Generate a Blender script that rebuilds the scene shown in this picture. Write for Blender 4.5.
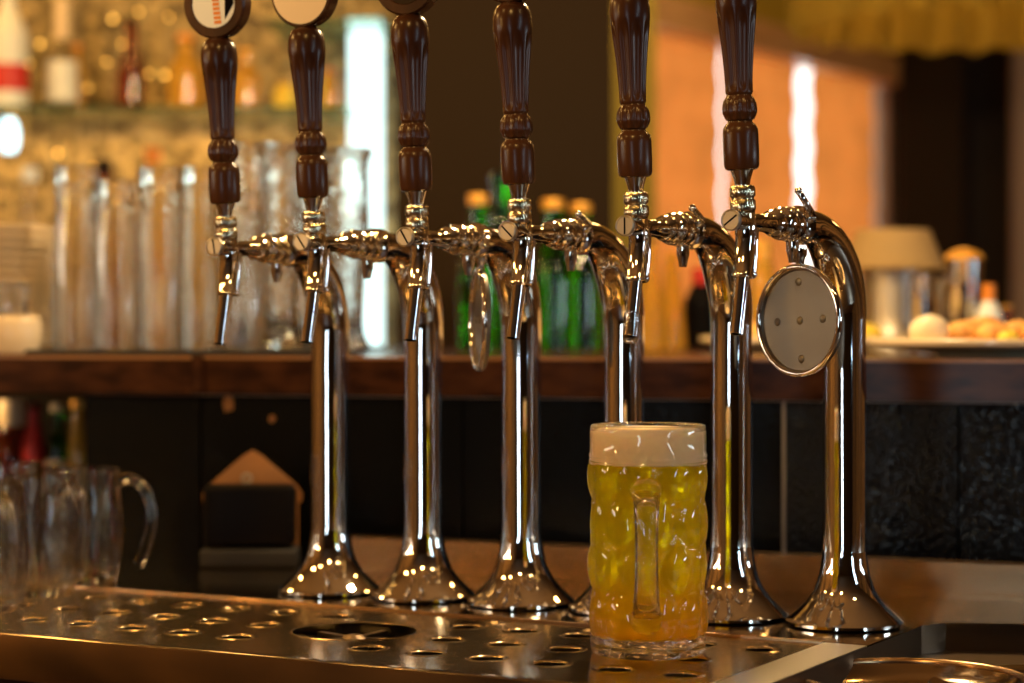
import bpy, bmesh, math, random
from mathutils import Vector, Matrix
random.seed(7)
PI = math.pi
scn = bpy.context.scene
C = scn.collection
for o in list(bpy.data.objects):
    bpy.data.objects.remove(o)

# ---------------------------------------------------------------- camera, world, lights, exposure
F = 2150.0; HC = 0.2706; YH = 325.0          # focal length in px, eye height over the steel deck, horizon row
cam_d = bpy.data.cameras.new('camera'); cam = bpy.data.objects.new('camera', cam_d); C.objects.link(cam)
cam.location = (0, 0, HC); cam.rotation_euler = (PI/2, 0, 0)
cam_d.sensor_width = 36; cam_d.lens = 36*F/1024
cam_d.shift_y = -(341.5-YH)/1024
cam_d.clip_start = 0.05; cam_d.clip_end = 50
cam_d.dof.use_dof = True; cam_d.dof.focus_distance = 1.80; cam_d.dof.aperture_fstop = 3.3
scn.camera = cam
scn.view_settings.view_transform = 'Standard'
scn.view_settings.look = 'None'
scn.view_settings.gamma = 1.0
scn.view_settings.use_curve_mapping = False
scn.view_settings.exposure = 0.10
scn.cycles.use_denoising = True
scn.cycles.max_bounces = 26
scn.cycles.transmission_bounces = 24
scn.cycles.glossy_bounces = 6
scn.cycles.sample_clamp_indirect = 6
scn.cycles.blur_glossy = 0.3
world = bpy.data.worlds.new('world'); scn.world = world; world.use_nodes = True
world.node_tree.nodes['Background'].inputs[0].default_value = (0.30, 0.16, 0.06, 1)
world.node_tree.nodes['Background'].inputs[1].default_value = 0.12

WARM = (1.0, 0.62, 0.24); AMB = (1.0, 0.55, 0.15); COOL = (0.62, 0.85, 1.0)
def lamp(name, loc, power, col, radius=0.06):
    d = bpy.data.lights.new(name, 'POINT'); d.energy = power; d.color = col; d.shadow_soft_size = radius
    o = bpy.data.objects.new(name, d); C.objects.link(o); o.location = loc; return o
def area(name, loc, target, power, col, sx, sy):
    d = bpy.data.lights.new(name, 'AREA'); d.shape = 'RECTANGLE'; d.size = sx; d.size_y = sy; d.energy = power; d.color = col
    o = bpy.data.objects.new(name, d); C.objects.link(o); o.location = loc
    o.rotation_euler = (Vector(target)-Vector(loc)).to_track_quat('-Z', 'Z').to_euler(); return o
# unseen warm lights above the frame; tall strip lights added for streaks on the chrome
lamp('bar_lamp_light', (-0.95, 1.35, 1.25), 9, AMB, 0.045)
lamp('bar_lamp_light', (-0.15, 0.85, 1.15), 23, AMB, 0.05)
lamp('bar_lamp_light', (0.85, 1.20, 1.20), 7, WARM, 0.045)
lamp('bar_lamp_light', (0.20, 2.45, 0.92), 36, (1.0, 0.70, 0.36), 0.05)  # added behind the mug to brighten the beer
lamp('bar_lamp_light', (-1.30, 3.00, 1.10), 12, AMB, 0.05)  # added to brighten the plate stack and the glasses
lamp('bar_lamp_light', (-0.55, 2.95, 1.20), 7, AMB, 0.05)
lamp('bar_lamp_light', (0.95, 3.0, 1.30), 7, AMB, 0.05)
lamp('mosaic_spot_light', (-1.35, 3.75, 1.35), 10, AMB, 0.05)  # unseen, lights the mosaic from above the frame
lamp('mosaic_spot_light', (-0.60, 3.70, 1.35), 6, AMB, 0.05)
area('shelf_strip_light', (-1.0, 4.2, 0.668), (-1.0, 4.24, 0.2), 5, AMB, 1.5, 0.015)  # added under the glass shelf to brighten the lower mosaic; no fitting modelled
lamp('side_wall_light', (-2.2, 1.0, 0.7), 24, AMB, 0.08)  # unseen, added to light the wall that the chrome reflects
lamp('bar_lamp_light', (-0.95, 2.0, 0.80), 9, AMB, 0.045)  # added to brighten the front of the plate stack
lamp('far_room_light', (0.45, 4.1, 1.2), 4, WARM, 0.05)  # added out of view to brighten the beam above the blinds
lamp('far_room_light', (2.0, 5.0, 1.35), 6, AMB, 0.08)
lamp('far_room_light', (0.75, 4.3, 1.40), 5, AMB, 0.06)
lamp('cupboard_light', (-0.80, 3.02, 0.17), 0.7, WARM, 0.02)
area('window_daylight', (1.7, 0.1, 0.65), (0.3, 1.9, 0.1), 6, COOL, 0.10, 1.1)  # cool daylight read from the blue-white highlights on the right-hand towers
area('window_daylight', (-1.38, -2.3, 0.10), (0.5, 1.9, 0.1), 12, (0.75, 0.9, 1.0), 0.22, 1.1)  # placed where its reflection gives the black tiles a cool sheen
area('window_daylight', (-2.4, 1.7, 0.5), (0.1, 2.0, 0.2), 6, (1.0, 0.86, 0.66), 0.12, 1.2)  # added for the warm streak on the left of the tubes
area('mirror_light', (2.5, 1.75, 0.35), (0.3, 2.0, 0.12), 5, (0.75, 0.9, 1.0), 0.10, 0.8)  # unseen cool strip light at the right of the counter

def at(px, Y, z=0.0):
    return Vector(((px-512)/F*Y, Y, z))
def zpx(py, Y):
    return HC+(YH-py)*Y/F

# ---------------------------------------------------------------- materials
def mat(name, col, rough=0.5, metal=0.0, trans=0.0, ior=1.45, coat=0.0, emis=None, estr=0.0, sss=0.0, spec=None):
    m = bpy.data.materials.new(name); m.use_nodes = True
    b = m.node_tree.nodes['Principled BSDF']
    b.inputs['Base Color'].default_value = (*col, 1); b.inputs['Roughness'].default_value = rough
    b.inputs['Metallic'].default_value = metal; b.inputs['Transmission Weight'].default_value = trans
    b.inputs['IOR'].default_value = ior; b.inputs['Coat Weight'].default_value = coat
    b.inputs['Coat Roughness'].default_value = 0.08
    if spec is not None: b.inputs['Specular IOR Level'].default_value = spec
    if sss:
        b.inputs['Subsurface Weight'].default_value = sss; b.inputs['Subsurface Radius'].default_value = (0.02, 0.012, 0.006)
    if emis:
        b.inputs['Emission Color'].default_value = (*emis, 1); b.inputs['Emission Strength'].default_value = estr
    return m
def nodes(m): return m.node_tree.nodes, m.node_tree.links, m.node_tree.nodes['Principled BSDF']
def add_bump(m, kind, scale, strength, dist=0.002, stretch=(1, 1, 1), detail=3):
    n, l, b = nodes(m)
    tc = n.new('ShaderNodeTexCoord'); mp = n.new('ShaderNodeMapping'); mp.inputs['Scale'].default_value = stretch
    l.new(tc.outputs['Object'], mp.inputs[0])
    if kind == 'noise':
        t = n.new('ShaderNodeTexNoise'); t.inputs['Scale'].default_value = scale; t.inputs['Detail'].default_value = detail; out = t.outputs[0]
    else:
        t = n.new('ShaderNodeTexVoronoi'); t.inputs['Scale'].default_value = scale; out = t.outputs['Distance']
        if kind == 'edge': t.feature = 'DISTANCE_TO_EDGE'
    l.new(mp.outputs[0], t.inputs['Vector'])
    bp = n.new('ShaderNodeBump'); bp.inputs['Strength'].default_value = strength; bp.inputs['Distance'].default_value = dist
    l.new(out, bp.inputs['Height']); l.new(bp.outputs[0], b.inputs['Normal'])
    return t, mp
def add_colour(m, kind, scale, c1, c2, stretch=(1, 1, 1), lo=0.35, hi=0.65, detail=4):
    n, l, b = nodes(m)
    tc = n.new('ShaderNodeTexCoord'); mp = n.new('ShaderNodeMapping'); mp.inputs['Scale'].default_value = stretch
    l.new(tc.outputs['Object'], mp.inputs[0])
    if kind == 'noise':
        t = n.new('ShaderNodeTexNoise'); t.inputs['Scale'].default_value = scale; t.inputs['Detail'].default_value = detail; out = t.outputs[0]
    elif kind == 'wave':
        t = n.new('ShaderNodeTexWave'); t.inputs['Scale'].default_value = scale; t.inputs['Distortion'].default_value = 3; out = t.outputs['Fac']
    else:
        t = n.new('ShaderNodeTexVoronoi'); t.inputs['Scale'].default_value = scale; out = t.outputs['Color']
    l.new(mp.outputs[0], t.inputs['Vector'])
    r = n.new('ShaderNodeValToRGB'); r.color_ramp.elements[0].position = lo; r.color_ramp.elements[1].position = hi
    r.color_ramp.elements[0].color = (*c1, 1); r.color_ramp.elements[1].color = (*c2, 1)
    l.new(out, r.inputs[0]); l.new(r.outputs[0], b.inputs['Base Color'])
    return m
M = {}
M['chrome'] = mat('chrome', (0.84, 0.82, 0.79), 0.045, 1.0)
M['nickel'] = mat('nickel', (0.72, 0.62, 0.42), 0.16, 1.0)
M['brushed'] = mat('brushed_steel_screw', (0.52, 0.47, 0.40), 0.42, 1.0)
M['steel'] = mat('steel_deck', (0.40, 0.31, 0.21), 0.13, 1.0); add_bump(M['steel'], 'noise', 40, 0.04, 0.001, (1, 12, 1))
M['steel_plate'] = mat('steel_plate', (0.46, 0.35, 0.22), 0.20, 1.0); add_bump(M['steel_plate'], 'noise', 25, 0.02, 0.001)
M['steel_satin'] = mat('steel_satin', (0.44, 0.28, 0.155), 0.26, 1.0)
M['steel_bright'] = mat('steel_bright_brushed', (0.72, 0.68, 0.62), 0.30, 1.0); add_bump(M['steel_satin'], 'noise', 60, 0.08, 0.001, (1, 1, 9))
M['badge_back'] = mat('badge_back_zinc', (0.21, 0.185, 0.15), 0.40, 0.85); add_bump(M['badge_back'], 'noise', 60, 0.25, 0.001)
M['wood_handle'] = mat('lacquered_dark_wood', (0.045, 0.016, 0.006), 0.26, 0, spec=0.26)
add_colour(M['wood_handle'], 'noise', 40, (0.030, 0.010, 0.004), (0.075, 0.028, 0.010), (1, 1, 0.1))
M['wood_ledge'] = mat('ledge_wood', (0.10, 0.035, 0.012), 0.22, 0, spec=0.12)
add_colour(M['wood_ledge'], 'noise', 12, (0.022, 0.008, 0.004), (0.060, 0.022, 0.009), (0.5, 6, 6))
M['worn_edge'] = mat('worn_wood_edge', (0.30, 0.14, 0.045), 0.3)  # lighter wood colour standing in for light on the bevel
M['wood_beam'] = mat('beam_wood', (0.42, 0.22, 0.09), 0.35)
add_colour(M['wood_beam'], 'noise', 8, (0.62, 0.36, 0.18), (0.80, 0.50, 0.27), (0.5, 4, 8))
M['glass'] = mat('clear_glass', (0.97, 0.98, 0.97), 0.0, 0, 1.0, 1.5)
M['glass_cut'] = mat('cut_glass', (0.97, 0.98, 0.97), 0.0, 0, 1.0, 1.5); add_bump(M['glass_cut'], 'vor', 70, 0.6, 0.004)
M['green_glass'] = mat('green_bottle_glass', (0.045, 0.50, 0.008), 0.02, 0, 1.0, 1.5)
M['amber_glass'] = mat('amber_glass', (0.98, 0.58, 0.08), 0.03, 0, 0.65, 1.45)
M['brown_glass'] = mat('brown_glass', (0.35, 0.07, 0.02), 0.03, 0, 0.8, 1.45)
M['shelf_glass'] = mat('green_tinted_shelf_glass', (0.20, 0.42, 0.27), 0.05, 0, 0.85, 1.5)
M['black_tile'] = mat('black_embossed_tile', (0.003, 0.004, 0.006), 0.13, spec=0.45); add_bump(M['black_tile'], 'vor', 230, 0.7, 0.002, (1, 1, 0.6))
M['black_tile_plain'] = mat('black_tile_smooth', (0.003, 0.003, 0.003), 0.25, spec=0.12); add_bump(M['black_tile_plain'], 'noise', 120, 0.3, 0.002)  # embossed tile with bump and sheen lowered where the panel is unlit
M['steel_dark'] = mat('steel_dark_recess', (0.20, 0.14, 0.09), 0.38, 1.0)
M['black'] = mat('black_plastic', (0.005, 0.004, 0.004), 0.45, spec=0.06)
M['rubber'] = mat('black_rubber', (0.015, 0.013, 0.011), 0.7)
M['pale_grout'] = mat('grey_trim', (0.25, 0.22, 0.19), 0.5)
M['dark_wall'] = mat('dark_brown_wall', (0.026, 0.014, 0.004), 0.65, spec=0.15)
M['darker_wall'] = mat('darkest_brown_wall', (0.055, 0.036, 0.024), 0.65, spec=0.2)
M['room_wall'] = mat('tan_wall', (0.42, 0.26, 0.12), 0.8)
add_colour(M['room_wall'], 'noise', 1.3, (0.035, 0.018, 0.008), (0.50, 0.28, 0.10), (6.5, 6.5, 0.15), 0.50, 0.56)  # light and dark stripes painted in for streaks reflected in the chrome
M['ceiling'] = mat('ceiling_paint', (0.11, 0.065, 0.03), 0.8)
M['floor'] = mat('floor_wood', (0.10, 0.05, 0.025), 0.5)
M['olive'] = mat('olive_gold_paint', (0.46, 0.34, 0.04), 0.7)
M['grey_trim'] = mat('taupe_trim', (0.34, 0.26, 0.19), 0.6)
M['ceramic'] = mat('cream_ceramic', (0.78, 0.62, 0.40), 0.25, coat=0.3)
M['paper'] = mat('brown_cardboard', (0.42, 0.19, 0.06), 0.75)
M['cream'] = mat('cream_badge', (0.80, 0.62, 0.38), 0.35)
M['white'] = mat('white_label', (0.82, 0.84, 0.78), 0.35)
M['red'] = mat('red_label', (0.60, 0.03, 0.02), 0.4)
M['orange'] = mat('orange_print', (0.75, 0.24, 0.02), 0.4)
M['gold_foil'] = mat('gold_foil', (0.85, 0.42, 0.06), 0.35, 0.4)
M['foodc'] = mat('fried_food', (0.75, 0.36, 0.08), 0.6); add_colour(M['foodc'], 'noise', 60, (0.55, 0.20, 0.04), (0.85, 0.50, 0.14))
M['egg'] = mat('pale_sauce', (0.88, 0.72, 0.48), 0.35)
M['garnish'] = mat('garnish', (0.85, 0.62, 0.06), 0.5)
M['bowl_dark'] = mat('dark_recess', (0.05, 0.04, 0.03), 0.35, 0.8)
M['daylight'] = mat('daylight_sky', (0, 0, 0), 1, emis=(1.0, 0.98, 0.93), estr=2.2)
M['tube'] = mat('fluorescent_tube', (0, 0, 0), 1, emis=(0.74, 1.0, 0.96), estr=2.0)
M['bulb'] = mat('fairy_bulb', (0, 0, 0), 1, emis=(1.0, 0.50, 0.08), estr=5)
M['bulb_white'] = mat('cool_bulb', (0, 0, 0), 1, emis=(0.6, 0.95, 1.0), estr=3)

def let_through(m, fac, tint=(1, 1, 1)):
    """mix clear transmission into a glass so that light from the lamps reaches what is inside"""
    n, l, b = nodes(m); out = n['Material Output']
    t = n.new('ShaderNodeBsdfTransparent'); t.inputs[0].default_value = (*tint, 1); mx = n.new('ShaderNodeMixShader'); mx.inputs[0].default_value = fac
    l.new(b.outputs[0], mx.inputs[1]); l.new(t.outputs[0], mx.inputs[2]); l.new(mx.outputs[0], out.inputs[0])
M['mug_glass'] = mat('mug_glass', (0.97, 0.98, 0.97), 0.0, 0, 1.0, 1.5); let_through(M['mug_glass'], 0.22)
let_through(M['glass'], 0.38, (0.99, 0.98, 0.95)); let_through(M['glass_cut'], 0.2)
let_through(M['green_glass'], 0.06, (0.1, 0.6, 0.05))
def fabric(name, col, tcol, mixf, estr=0, wave=None):
    m = bpy.data.materials.new(name); m.use_nodes = True
    n, l = m.node_tree.nodes, m.node_tree.links
    n.remove(n['Principled BSDF']); out = n['Material Output']
    d = n.new('ShaderNodeBsdfDiffuse'); t = n.new('ShaderNodeBsdfTranslucent'); mx = n.new('ShaderNodeMixShader')
    d.inputs[0].default_value = (*col, 1); t.inputs[0].default_value = (*tcol, 1); mx.inputs[0].default_value = mixf
    l.new(d.outputs[0], mx.inputs[1]); l.new(t.outputs[0], mx.inputs[2]); l.new(mx.outputs[0], out.inputs[0])
    tc = n.new('ShaderNodeTexCoord'); no = n.new('ShaderNodeTexNoise'); no.inputs['Scale'].default_value = 9
    r = n.new('ShaderNodeValToRGB'); r.color_ramp.elements[0].position = .3; r.color_ramp.elements[1].position = .7
    r.color_ramp.elements[0].color = tuple(c*0.75 for c in tcol)+(1,); r.color_ramp.elements[1].color = (*tcol, 1)
    l.new(tc.outputs['Object'], no.inputs['Vector']); l.new(no.outputs[0], r.inputs[0]); l.new(r.outputs[0], t.inputs[0])
    return m
M['blind'] = fabric('orange_blind', (0.58, 0.24, 0.06), (0.85, 0.33, 0.07), 0.6)
M['fringe'] = fabric('gold_fringe', (0.44, 0.33, 0.07), (0.44, 0.32, 0.05), 0.4)
M['shade'] = fabric('beige_shade', (0.62, 0.44, 0.20), (0.7, 0.45, 0.15), 0.4)
# gold mosaic behind the shelves
m = mat('gold_mosaic', (0.5, 0.3, 0.08), 0.35, 0.35); M['mosaic'] = m
add_colour(m, 'vor', 55, (0.10, 0.070, 0.025), (0.43, 0.32, 0.14), (1, 1, 1), 0.2, 0.8); add_bump(m, 'vor', 55, 0.5, 0.006)
# beer: tinted refraction with a little haze
def beer_mat():
    m = bpy.data.materials.new('beer'); m.use_nodes = True
    n, l = m.node_tree.nodes, m.node_tree.links
    n.remove(n['Principled BSDF']); out = n['Material Output']
    g = n.new('ShaderNodeBsdfRefraction'); g.inputs['IOR'].default_value = 0.893; g.inputs['Roughness'].default_value = 0.0
    d0 = n.new('ShaderNodeBsdfTranslucent'); d1 = n.new('ShaderNodeBsdfDiffuse'); d = n.new('ShaderNodeMixShader'); d.inputs[0].default_value = 0.4
    l.new(d0.outputs[0], d.inputs[1]); l.new(d1.outputs[0], d.inputs[2]); mx = n.new('ShaderNodeMixShader'); mx.inputs[0].default_value = 0.28
    tc = n.new('ShaderNodeTexCoord'); sp = n.new('ShaderNodeSeparateXYZ'); l.new(tc.outputs['Object'], sp.inputs[0])
    mr = n.new('ShaderNodeMapRange'); mr.inputs[1].default_value = 0.0; mr.inputs[2].default_value = 0.16; l.new(sp.outputs[2], mr.inputs[0])
    r = n.new('ShaderNodeValToRGB'); r.color_ramp.elements[0].color = (0.98, 0.60, 0.02, 1); r.color_ramp.elements[1].color = (0.98, 0.86, 0.04, 1)
    r.color_ramp.elements[0].position = 0.0; r.color_ramp.elements[1].position = 0.50
    l.new(mr.outputs[0], r.inputs[0]); l.new(r.outputs[0], g.inputs[0]); l.new(r.outputs[0], d0.inputs[0]); l.new(r.outputs[0], d1.inputs[0])
    tr = n.new('ShaderNodeBsdfTransparent'); l.new(r.outputs[0], tr.inputs[0]); m2 = n.new('ShaderNodeMixShader'); m2.inputs[0].default_value = 0.25
    l.new(g.outputs[0], m2.inputs[1]); l.new(tr.outputs[0], m2.inputs[2])
    l.new(m2.outputs[0], mx.inputs[1]); l.new(d.outputs[0], mx.inputs[2]); l.new(mx.outputs[0], out.inputs[0])
    return m
M['beer'] = beer_mat()
M['foam'] = mat('beer_foam', (0.94, 0.72, 0.42), 0.7, sss=0.3); add_bump(M['foam'], 'noise', 120, 0.3, 0.002)

# ---------------------------------------------------------------- helpers
def obj(name, bm, m, parent=None, smooth=True, loc=None, rot=None):
    me = bpy.data.meshes.new(name)
    bmesh.ops.recalc_face_normals(bm, faces=bm.faces)
    if smooth:
        for f in bm.faces: f.smooth = True
        for e in bm.edges:
            if len(e.link_faces) == 2 and e.calc_face_angle(0) > 0.7: e.smooth = False
    bm.to_mesh(me); bm.free()
    for mm in (m if isinstance(m, list) else [m]): me.materials.append(mm)
    o = bpy.data.objects.new(name, me); C.objects.link(o)
    if parent: o.parent = parent
    if loc is not None: o.location = loc
    if rot is not None: o.rotation_euler = rot
    return o
def tag(o, label, cat, group=None, kind=None):
    o['label'] = label; o['category'] = cat
    if group: o['group'] = group
    if kind: o['kind'] = kind
    return o
def thing(name, label, cat, loc=(0, 0, 0), rz=0, group=None):
    o = bpy.data.objects.new(name, None); C.objects.link(o); o.location = loc; o.rotation_euler = (0, 0, rz)
    o.empty_display_size = 0.02
    return tag(o, label, cat, group)
def struct(name, bm, m, smooth=False, **k):
    o = obj(name, bm, m, smooth=smooth, **k); o['kind'] = 'structure'; return o
def lathe(bm, prof, segs=48, mtx=None, fn=None, closed=False):
    rings = []
    for (r, z) in prof:
        ring = []
        for k in range(segs):
            a = 2*PI*k/segs
            rr = fn(a, z, r) if fn else r
            v = Vector((rr*math.cos(a), rr*math.sin(a), z))
            ring.append(bm.verts.new(mtx @ v if mtx else v))
        rings.append(ring)
    for i in range(len(rings)-1):
        for k in range(segs):
            bm.faces.new((rings[i][k], rings[i][(k+1) % segs], rings[i+1][(k+1) % segs], rings[i+1][k]))
    if closed:
        for k in range(segs):
            bm.faces.new((rings[-1][k], rings[-1][(k+1) % segs], rings[0][(k+1) % segs], rings[0][k]))
    else:
        if prof[0][0] > 1e-6: bm.faces.new(rings[0])
        if prof[-1][0] > 1e-6: bm.faces.new(rings[-1])
    return bm
def L(prof, segs=48, mtx=None, fn=None, closed=False):
    return lathe(bmesh.new(), prof, segs, mtx, fn, closed)
def box(bm, x0, x1, y0, y1, z0, z1, mtx=None):
    vs = [Vector((x, y, z)) for z in (z0, z1) for (x, y) in ((x0, y0), (x1, y0), (x1, y1), (x0, y1))]
    v = [bm.verts.new(mtx @ p if mtx else p) for p in vs]
    for q in ((0, 1, 2, 3), (4, 5, 6, 7), (0, 1, 5, 4), (1, 2, 6, 5), (2, 3, 7, 6), (3, 0, 4, 7)):
        bm.faces.new([v[i] for i in q])
    return bm
def rbox(*a, bev=0.002, seg=2, **k):
    bm = box(bmesh.new(), *a, **k)
    bmesh.ops.recalc_face_normals(bm, faces=bm.faces)
    bmesh.ops.bevel(bm, geom=bm.edges[:], offset=bev, segments=seg, affect='EDGES', profile=0.5)
    return bm
def prism(bm, pts, z0, z1):
    lo = [bm.verts.new((p[0], p[1], z0)) for p in pts]; hi = [bm.verts.new((p[0], p[1], z1)) for p in pts]
    n = len(pts)
    bm.faces.new(lo); bm.faces.new(hi)
    for i in range(n): bm.faces.new((lo[i], lo[(i+1) % n], hi[(i+1) % n], hi[i]))
    return bm
def sweep(bm, path, radii, segs=24, up=Vector((0, 1, 0)), cap=True, sx=1.0, sy=1.0):
    """tube along path; radii per point; cross-section scaled sx along the side, sy along the normal"""
    rings = []
    n = len(path)
    for i, p in enumerate(path):
        t = (path[min(i+1, n-1)]-path[max(i-1, 0)]).normalized()
        s = up - t*up.dot(t)
        if s.length < 1e-5: s = Vector((1, 0, 0)) - t*t.x
        s.normalize(); b = t.cross(s)
        rings.append([bm.verts.new(p + (s*math.cos(2*PI*k/segs)*sx + b*math.sin(2*PI*k/segs)*sy)*radii[i]) for k in range(segs)])
    for i in range(n-1):
        for k in range(segs):
            bm.faces.new((rings[i][k], rings[i][(k+1) % segs], rings[i+1][(k+1) % segs], rings[i+1][k]))
    if cap: bm.faces.new(rings[0]); bm.faces.new(rings[-1])
    return bm
def smoothpath(pts, n=6):
    """Catmull-Rom through pts (Vectors)"""
    out = []
    P = [pts[0]*2-pts[1]]+list(pts)+[pts[-1]*2-pts[-2]]
    for i in range(1, len(P)-2):
        for k in range(n):
            t = k/n
            a, b, c, d = P[i-1], P[i], P[i+1], P[i+2]
            out.append(0.5*((2*b)+(c-a)*t+(2*a-5*b+4*c-d)*t*t+(3*b-a-3*c+d)*t**3))
    out.append(pts[-1].copy()); return out
def sprof(pts, n=5):
    return [(max(v.x, 0.0), v.y) for v in smoothpath([Vector((r, z, 0)) for r, z in pts], n)]
def torus(bm, R, r, mtx=None, S=48, s=12):
    prof = [(R+r*math.cos(2*PI*k/s), r*math.sin(2*PI*k/s)) for k in range(s)]
    return lathe(bm, prof, S, mtx, closed=True)
def dup(root, loc=None, rz=None, label=None):
    r = root.copy(); C.objects.link(r)
    if loc is not None: r.location = loc
    if rz is not None: r.rotation_euler = (0, 0, rz)
    if label: r['label'] = label
    for ch in list(root.children):
        c = ch.copy(); C.objects.link(c); c.parent = r
        for g in list(ch.children):
            d = g.copy(); C.objects.link(d); d.parent = c
    return r
AX = Matrix.Rotation(PI/2, 4, 'Y')      # lathe axis z -> +x

# ---------------------------------------------------------------- room shell
def wallbox(name, x0, x1, y0, y1, z0, z1, m):
    return struct(name, box(bmesh.new(), x0, x1, y0, y1, z0, z1), m)
ZF, ZC = -0.95, 1.75
wallbox('floor', -2.8, 3.4, -2.8, 6.9, ZF-0.1, ZF, M['floor'])
wallbox('ceiling', -2.8, 3.4, -2.8, 6.9, ZC, ZC+0.1, M['ceiling'])
wallbox('wall_left', -2.8, -2.7, -2.8, 6.9, ZF, ZC, M['room_wall'])
wallbox('wall_right', 3.3, 3.4, -2.8, 6.9, ZF, ZC, M['room_wall'])
wallbox('wall_front', -2.7, 3.3, -2.8, -2.7, ZF, ZC, M['dark_wall'])
wallbox('wall_back', -2.7, 3.3, 6.8, 6.9, ZF, ZC, M['dark_wall'])
wallbox('wall_mosaic', -2.7, -0.22, 4.35, 4.45, ZF, ZC, M['mosaic'])
# brown pillar between the back bar and the windows (two faces, the right one darker)
wallbox('wall_pillar', -0.215, 0.185, 3.95, 4.45, ZF, ZC, M['dark_wall'])
# olive strip right of the pillar
wallbox('trim_1', 0.19, 0.31, 4.62, 4.70, ZF, ZC, M['olive'])
# window wall receding to the right
WA = Vector((0.255, 4.95, 0)); WB = Vector((1.055, 6.2, 0)); WD = (WB-WA).normalized(); WN = Vector((WD.y, -WD.x, 0))
if WN.y > 0: WN = -WN
WROT = math.atan2(WD.y, WD.x); WL = (WB-WA).length
def on_wall(px):       # distance along the window wall seen at column px
    k = (px-512)/F     # X = k*Y ; WA + t*WD
    return (k*WA.y-WA.x)/(WD.x-k*WD.y)
def wallslab(name, t0, t1, z0, z1, off, thick, m, parent=None, st=True):
    bm = box(bmesh.new(), t0, t1, off, off+thick, z0, z1)
    o = obj(name, bm, m, parent, smooth=False)
    if not parent: o.location = WA; o.rotation_euler = (0, 0, WROT)
    if st: o['kind'] = 'structure'
    return o
wallslab('wall_window_lintel', -0.3, WL+0.35, 1.03, ZC, -0.03, 0.1, M['olive'])
wallslab('trim_2', -0.3, WL+0.10, 0.955, 1.03, -0.09, 0.08, M['wood_beam'])
wallslab('wall_window_sill', -0.3, WL+0.35, ZF, -0.10, -0.03, 0.1, M['dark_wall'])
wallslab('window_1', -0.3, WL+0.02, -0.10, 1.03, 0.06, 0.01, M['daylight'])
wallslab('trim_3', WL-0.02, WL+0.06, ZF, 1.0, -0.04, 0.1, M['grey_trim'])
wb = [(630, 720), (722.8, 797), (810, 874)]
labs = ['orange window blind directly behind the two right-hand beer taps, leftmost of the three blinds',
        'orange window blind between the thin bright gap and the wide white gap, middle one',
        'orange window blind right of the wide white gap, beside the dark wall']
for (a, b), lb in zip(wb, labs):
    t = thing('window_blind', lb, 'blind', WA, WROT, 'orange window blinds')
    t0, t1 = on_wall(a), on_wall(b)
    bm = bmesh.new(); n = 40
    prev = None
    for k in range(n+1):
        z = -0.08+k*(0.99+0.08)/n; y = 0.004*math.sin(k*PI/2)
        cur = [bm.verts.new((t0, y, z)), bm.verts.new((t1, y, z))]
        if prev: bm.faces.new((prev[0], prev[1], cur[1], cur[0]))
        prev = cur
    bmesh.ops.solidify(bm, geom=bm.faces[:], thickness=0.001)
    obj('blind_fabric', bm, M['blind'], t)
    obj('bottom_rail', box(bmesh.new(), t0, t1, -0.006, 0.012, -0.10, -0.078), M['wood_beam'], t, smooth=False)
# dark wall and post at the right end
wallbox('wall_right_end', 1.10, 1.28, 6.10, 6.8, ZF, ZC, M['dark_wall'])
wallbox('wall_far_dark', 1.28, 3.3, 6.35, 6.8, ZF, ZC, M['darker_wall'])
wallbox('trim_4', 1.42, 1.62, 6.05, 6.12, ZF, ZC, M['grey_trim'])

# ---------------------------------------------------------------- bar counter (steel deck, drip plate, sink)
TH = math.radians(28.7); TO = Vector((-0.1846, 2.18, 0))
U = Vector((math.cos(TH), -math.sin(TH), 0)); V = Vector((math.sin(TH), math.cos(TH), 0))
def uv(u, v, z=0): return TO+U*u+V*v+Vector((0, 0, z))
def to_uv(p): d = Vector((p[0], p[1], 0))-TO; return (d.dot(U), d.dot(V))
LEDGE_K = 0.303
def ledge_y(x, off=0): return 2.25+off+LEDGE_K*(0.536-x)
ub = thing('bar_counter', 'brushed steel bar deck with low upstand and sink recess under the row of beer towers', 'counter', TO, -TH)
def inv(pts): return [to_uv(p) for p in pts]
# deck behind the plate up to the black panel, and the border strips around the plate
bm = bmesh.new()
pr = Vector((1.2, ledge_y(1.2, 0.02), 0)); pl = Vector((-2.2, ledge_y(-2.2, 0.02), 0))
sink_c = Vector((0.394, 1.955, 0)); sink_r = Vector((1.2, 1.865, 0))
VB, VF, UR = -0.088, -0.376, 0.562
e0 = uv(0.600, VF-0.010); e1 = uv(-1.7, VF-0.010)
back = inv([pr, pl]); sk = inv([sink_c, sink_r])
prism(bm, [back[0], back[1], (-1.7, VB), (0.600, VB), (0.603, 0.05), sk[0], sk[1]], -0.03, 0.0)
bmesh.ops.recalc_face_normals(bm, faces=bm.faces)
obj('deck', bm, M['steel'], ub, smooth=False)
obj('side_rim', prism(bmesh.new(), [(UR, VB), (0.600, VB), (0.600, VF), (UR, VF)], -0.03, 0.0), M['steel_bright'], ub, smooth=False)
bm = rbox(-1.7, 0.600, VF-0.010, VF, -0.040, 0.0012, bev=0.0014, seg=3)
obj('front_edge', bm, M['steel'], ub)
obj('back_rim', rbox(-1.7, UR, VB-0.003, VB+0.002, -0.01, 0.0014, bev=0.0006), M['steel_satin'], ub)
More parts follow.
